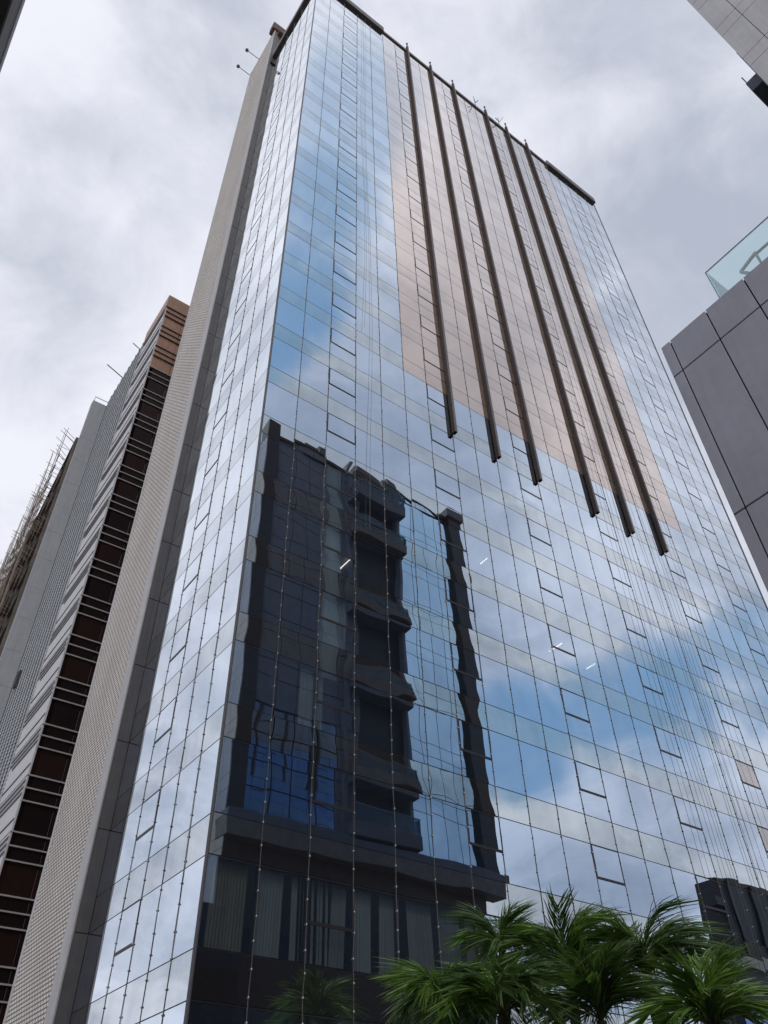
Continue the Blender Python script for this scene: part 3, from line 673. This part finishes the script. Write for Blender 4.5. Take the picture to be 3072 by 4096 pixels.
# right column with cap, ledge, base
MB().bevbox(gx1 + .01, AX1 - AX0, -1.5, .45, base_top - .2, ZW(27.7), .03).build('corner_column', 'aptdark', ap)
MB().bevbox(gx1 - .25, AX1 - AX0 + .25, -1.7, .7, ZW(27.7) + .005, ZW(28.25), .08).build('column_cap', 'aptslab', ap)
for xq, wq, hq in ((FX(3.2), .8, 1.6), (FX(2.2), 1.8, .55), (FX(5.2), 3.2, 1.0), (FX(7.0), 1.3, 1.5)): MB().bevbox(xq, xq + wq, -1.4, .02, AZ + .46, AZ + .46 + hq, .03).build('roof_block', 'aptslab', ap)
MB().bevbox(-.05, AX1 - AX0 + .2, -1.0, .9, ZW(9.3), base_top - .22, .03).build('ledge', 'aptslab', ap)
MB().bevbox(.1, FX(10.92), -1.2, -.01, 0, ZW(9.3) - .005, .02).build('base_wall', 'aptdark', ap)
for i in range(9): MB().bevbox(.3 + i * 2.35, 2.5 + i * 2.35, -.008, .03, .4, 5.2, .01).build('shop_pane', 'shop', ap)

# ------------------------------------------------------------------ low dark office across the street (mirrored at lower right)
lo = thing('low_office', 'low dark office block mirrored at the lower right of the tower', 'building', (54.9, -18, 0))
ZLO = .353 * 65 + 1.6
MB().bevbox(0, 30, -2.2, 0, ZLO - 6.2, ZLO, .05).build('upper_wall', 'aptdark', lo)
MB().bevbox(-.2, 30, -2.3, .5, ZLO - 7.2, ZLO - 6.21, .05).build('pale_ledge', 'aptside', lo)
MB().bevbox(-1.5, 30, -2.3, .3, ZLO - 9.6, ZLO - 7.21, .05).build('middle_wall', 'aptdark', lo)
box('lower_wall', 'aptdark', lo, -2.2, 30, -2.3, .3, 0, ZLO - 9.61)
for i in range(14):
    for j in range(3): MB().bevbox(-2.1 + i * 2.3, .05 + i * 2.3, .31, .36, 1.0 + j * 4.6, 5.3 + j * 4.6, .01).build('window', 'navy', lo)
for i in range(9): MB().box(1.0 + i * 3.2, 1.3 + i * 3.2, .01, .25, ZLO - 6.1, ZLO - .2).build('pilaster', 'aptdark', lo)
box('wall_bracket', 'aptdark', lo, -1.6, -.01, -.6, .3, ZLO - 2.6, ZLO - 1.9)

# ------------------------------------------------------------------ building on the left whose eave shows in the top-left corner
le = thing('eave_building', 'dark building whose grey eave juts into the top left corner', 'building', (-14.084, -6.2, 0))
ZE = 26.9 + 1.6
box('wall', 'aptdark', le, -12, -.35, -30, -.02, 0, ZE - 1.9)
MB().bevbox(-12, 0.0, -30, .4, ZE - 1.75, ZE - .45, .04).build('fascia', 'coping', le)
MB().bevbox(-12, .03, -30, .43, ZE - .44, ZE, .03).build('gutter', 'granite', le)
for i in range(8): MB().bevbox(-.36, -.3, -3.6 - i * 3.7, -.2 - i * 3.7, 4, ZE - 2.2, .02).build('wall_pane', 'shop', le)

# ------------------------------------------------------------------ palms in front of the tower
def frond(length, arch, n, leafl, seedv, mats):
    """a pinnate frond in local axes: leaves its base along +x and arches down; long narrow strap leaflets"""
    r = random.Random(seedv); t = MB(); pts = []; p = Vector((0, 0, 0)); ang = 0.0; ns = 14; dirs = []
    for i in range(ns + 1):
        pts.append(p.copy()); d = Vector((math.cos(ang), 0, math.sin(ang))); dirs.append(d); p = p + d * (length / ns); ang -= arch / ns * (0.3 + 1.4 * i / ns)
    t.tube(pts, [.026 * (1 - .85 * i / ns) + .003 for i in range(ns + 1)], 5, 1)
    for i in range(n):
        f = .2 + .8 * (i + r.uniform(-.3, .3)) / n; k = max(0, f * ns); a = int(min(k, ns - 1)); q = pts[a].lerp(pts[a + 1], k - a); d = dirs[a]
        up = Vector((-d.z, 0, d.x))
        for sgn in (-1, 1):
            if r.random() < .06: continue
            ll = leafl * (.5 + .65 * math.sin(math.pi * min(1, max(0, f) * .8 + .12))) * r.uniform(.75, 1.2)
            out = (d * r.uniform(.75, 1.25) + Vector((0, sgn, 0)) * r.uniform(.45, .85) + up * r.uniform(-.1, .35)).normalized()
            droop = r.uniform(.2, 1.0) * (1.35 if ll > leafl * .8 else .8)
            P = [q + out * ll * u + Vector((0, 0, -droop * ll * 1.15 * u * u)) for u in (0, .3, .6, .85, 1)]
            side = out.cross(Vector((0, 0, 1))); side = side.normalized() if side.length > .2 else Vector((0, 1, 0))
            wv = (side * r.uniform(.3, 1) + up * r.uniform(-.7, .7)).normalized()
            wd = .0165 * r.uniform(.8, 1.35)
            vs = []
            for pp, kk in zip(P[:4], (.5, 1, .85, .5)): vs += [pp - wv * wd * kk, pp + wv * wd * kk]
            t.add(vs + [P[4]], [(0, 1, 3, 2), (2, 3, 5, 4), (4, 5, 7, 6), (6, 7, 8)])
    return t.mesh('frond', mats, True)
def palm(px, py, dist, label, seedv, fr, lm, n, flen, leafl):
    r = random.Random(seedv); d = ray(px, py).normalized(); hd = math.hypot(d.x, d.y); P = CAM + d * (dist / hd)
    t = thing('palm_tree', label, 'palm', (P.x, P.y, 0.0), 'palms in front of the tower')
    hz = P.z
    pts = [(.10 * math.sin(i * .9 + seedv), .08 * math.cos(i * .8), hz * i / 8) for i in range(8)] + [(0, 0, hz)]
    rad = [.12 + (.02 if i % 2 else 0) for i in range(9)]; MB().tube(pts, rad, 8).build('trunk', 'trunk', t, None, True)
    MB().tube([(0, 0, hz - .5), (0, 0, hz - .1), (0, 0, hz + .12)], [.08, .085, .03], 8).build('crownshaft', 'rachis', t, None, True)
    for i in range(n):
        el, az, ln, ar = fr(i, n, r)
        o = link('frond', frond(ln * flen, ar, 36, leafl, seedv * 50 + i, [lm if r.random() < .8 else ('leaf_b' if lm == 'leaf' else 'leaf'), 'rachis']), t, (0, 0, hz))
        o.rotation_euler = (Matrix.Rotation(az, 3, 'Z') @ Matrix.Rotation(-el, 3, 'Y') @ Matrix.Rotation(r.uniform(-.6, .6), 3, 'X')).to_euler()
    return t
def fan(i, n, r):       # upright shuttlecock with arching outer fronds
    q = i / n; return R(86 - 44 * q + r.uniform(-6, 6)), i * 2.4 + r.uniform(-.3, .3), r.uniform(.8, 1.15), R(45 + 95 * q)
def mop(i, n, r):       # drooping mop head
    q = i / n; return R(84 - 48 * q + r.uniform(-8, 8)), i * 2.4 + r.uniform(-.3, .3), r.uniform(.85, 1.15), R(120 + 40 * q)
def arch_right(i, n, r):
    if i < 3: return R(50 + 9 * i), -.72 + .25 * i, 1.3, R(110)
    return fan(i, n, r)
s_ = 3072 / 1659
for px, py, dist, lab, sd, fr, lm, n, fl, ll in (
    (952, 2165, 22.5, 'bright green mop-headed palm, leftmost of the palms', 11, mop, 'leaf_b', 24, 1.1, .55),
    (1085, 2066, 24.5, 'slender palm with a small open fan crown, second from left', 12, fan, 'leaf', 13, 1.25, .62),
    (1230, 2112, 24.0, 'tall palm with upright dark fronds, third from left', 13, fan, 'leaf', 20, 1.7, .70),
    (1398, 2108, 23.5, 'tall palm with fronds arching right, fourth from left', 14, arch_right, 'leaf', 20, 1.7, .75),
    (1545, 2235, 21.0, 'low yellow-green palm at bottom right, rightmost of the palms', 15, fan, 'leaf_b', 18, 1.5, .62),
    (1085, 2195, 22.0, 'low dark palm filling the gap between the leftmost palms', 16, mop, 'leaf', 20, 1.5, .65),
    (1300, 2205, 22.5, 'low dark palm below the two tallest palms', 17, fan, 'leaf', 20, 1.5, .65)):
    palm(px * s_, py * s_, dist, lab, sd, fr, lm, n, fl, ll)
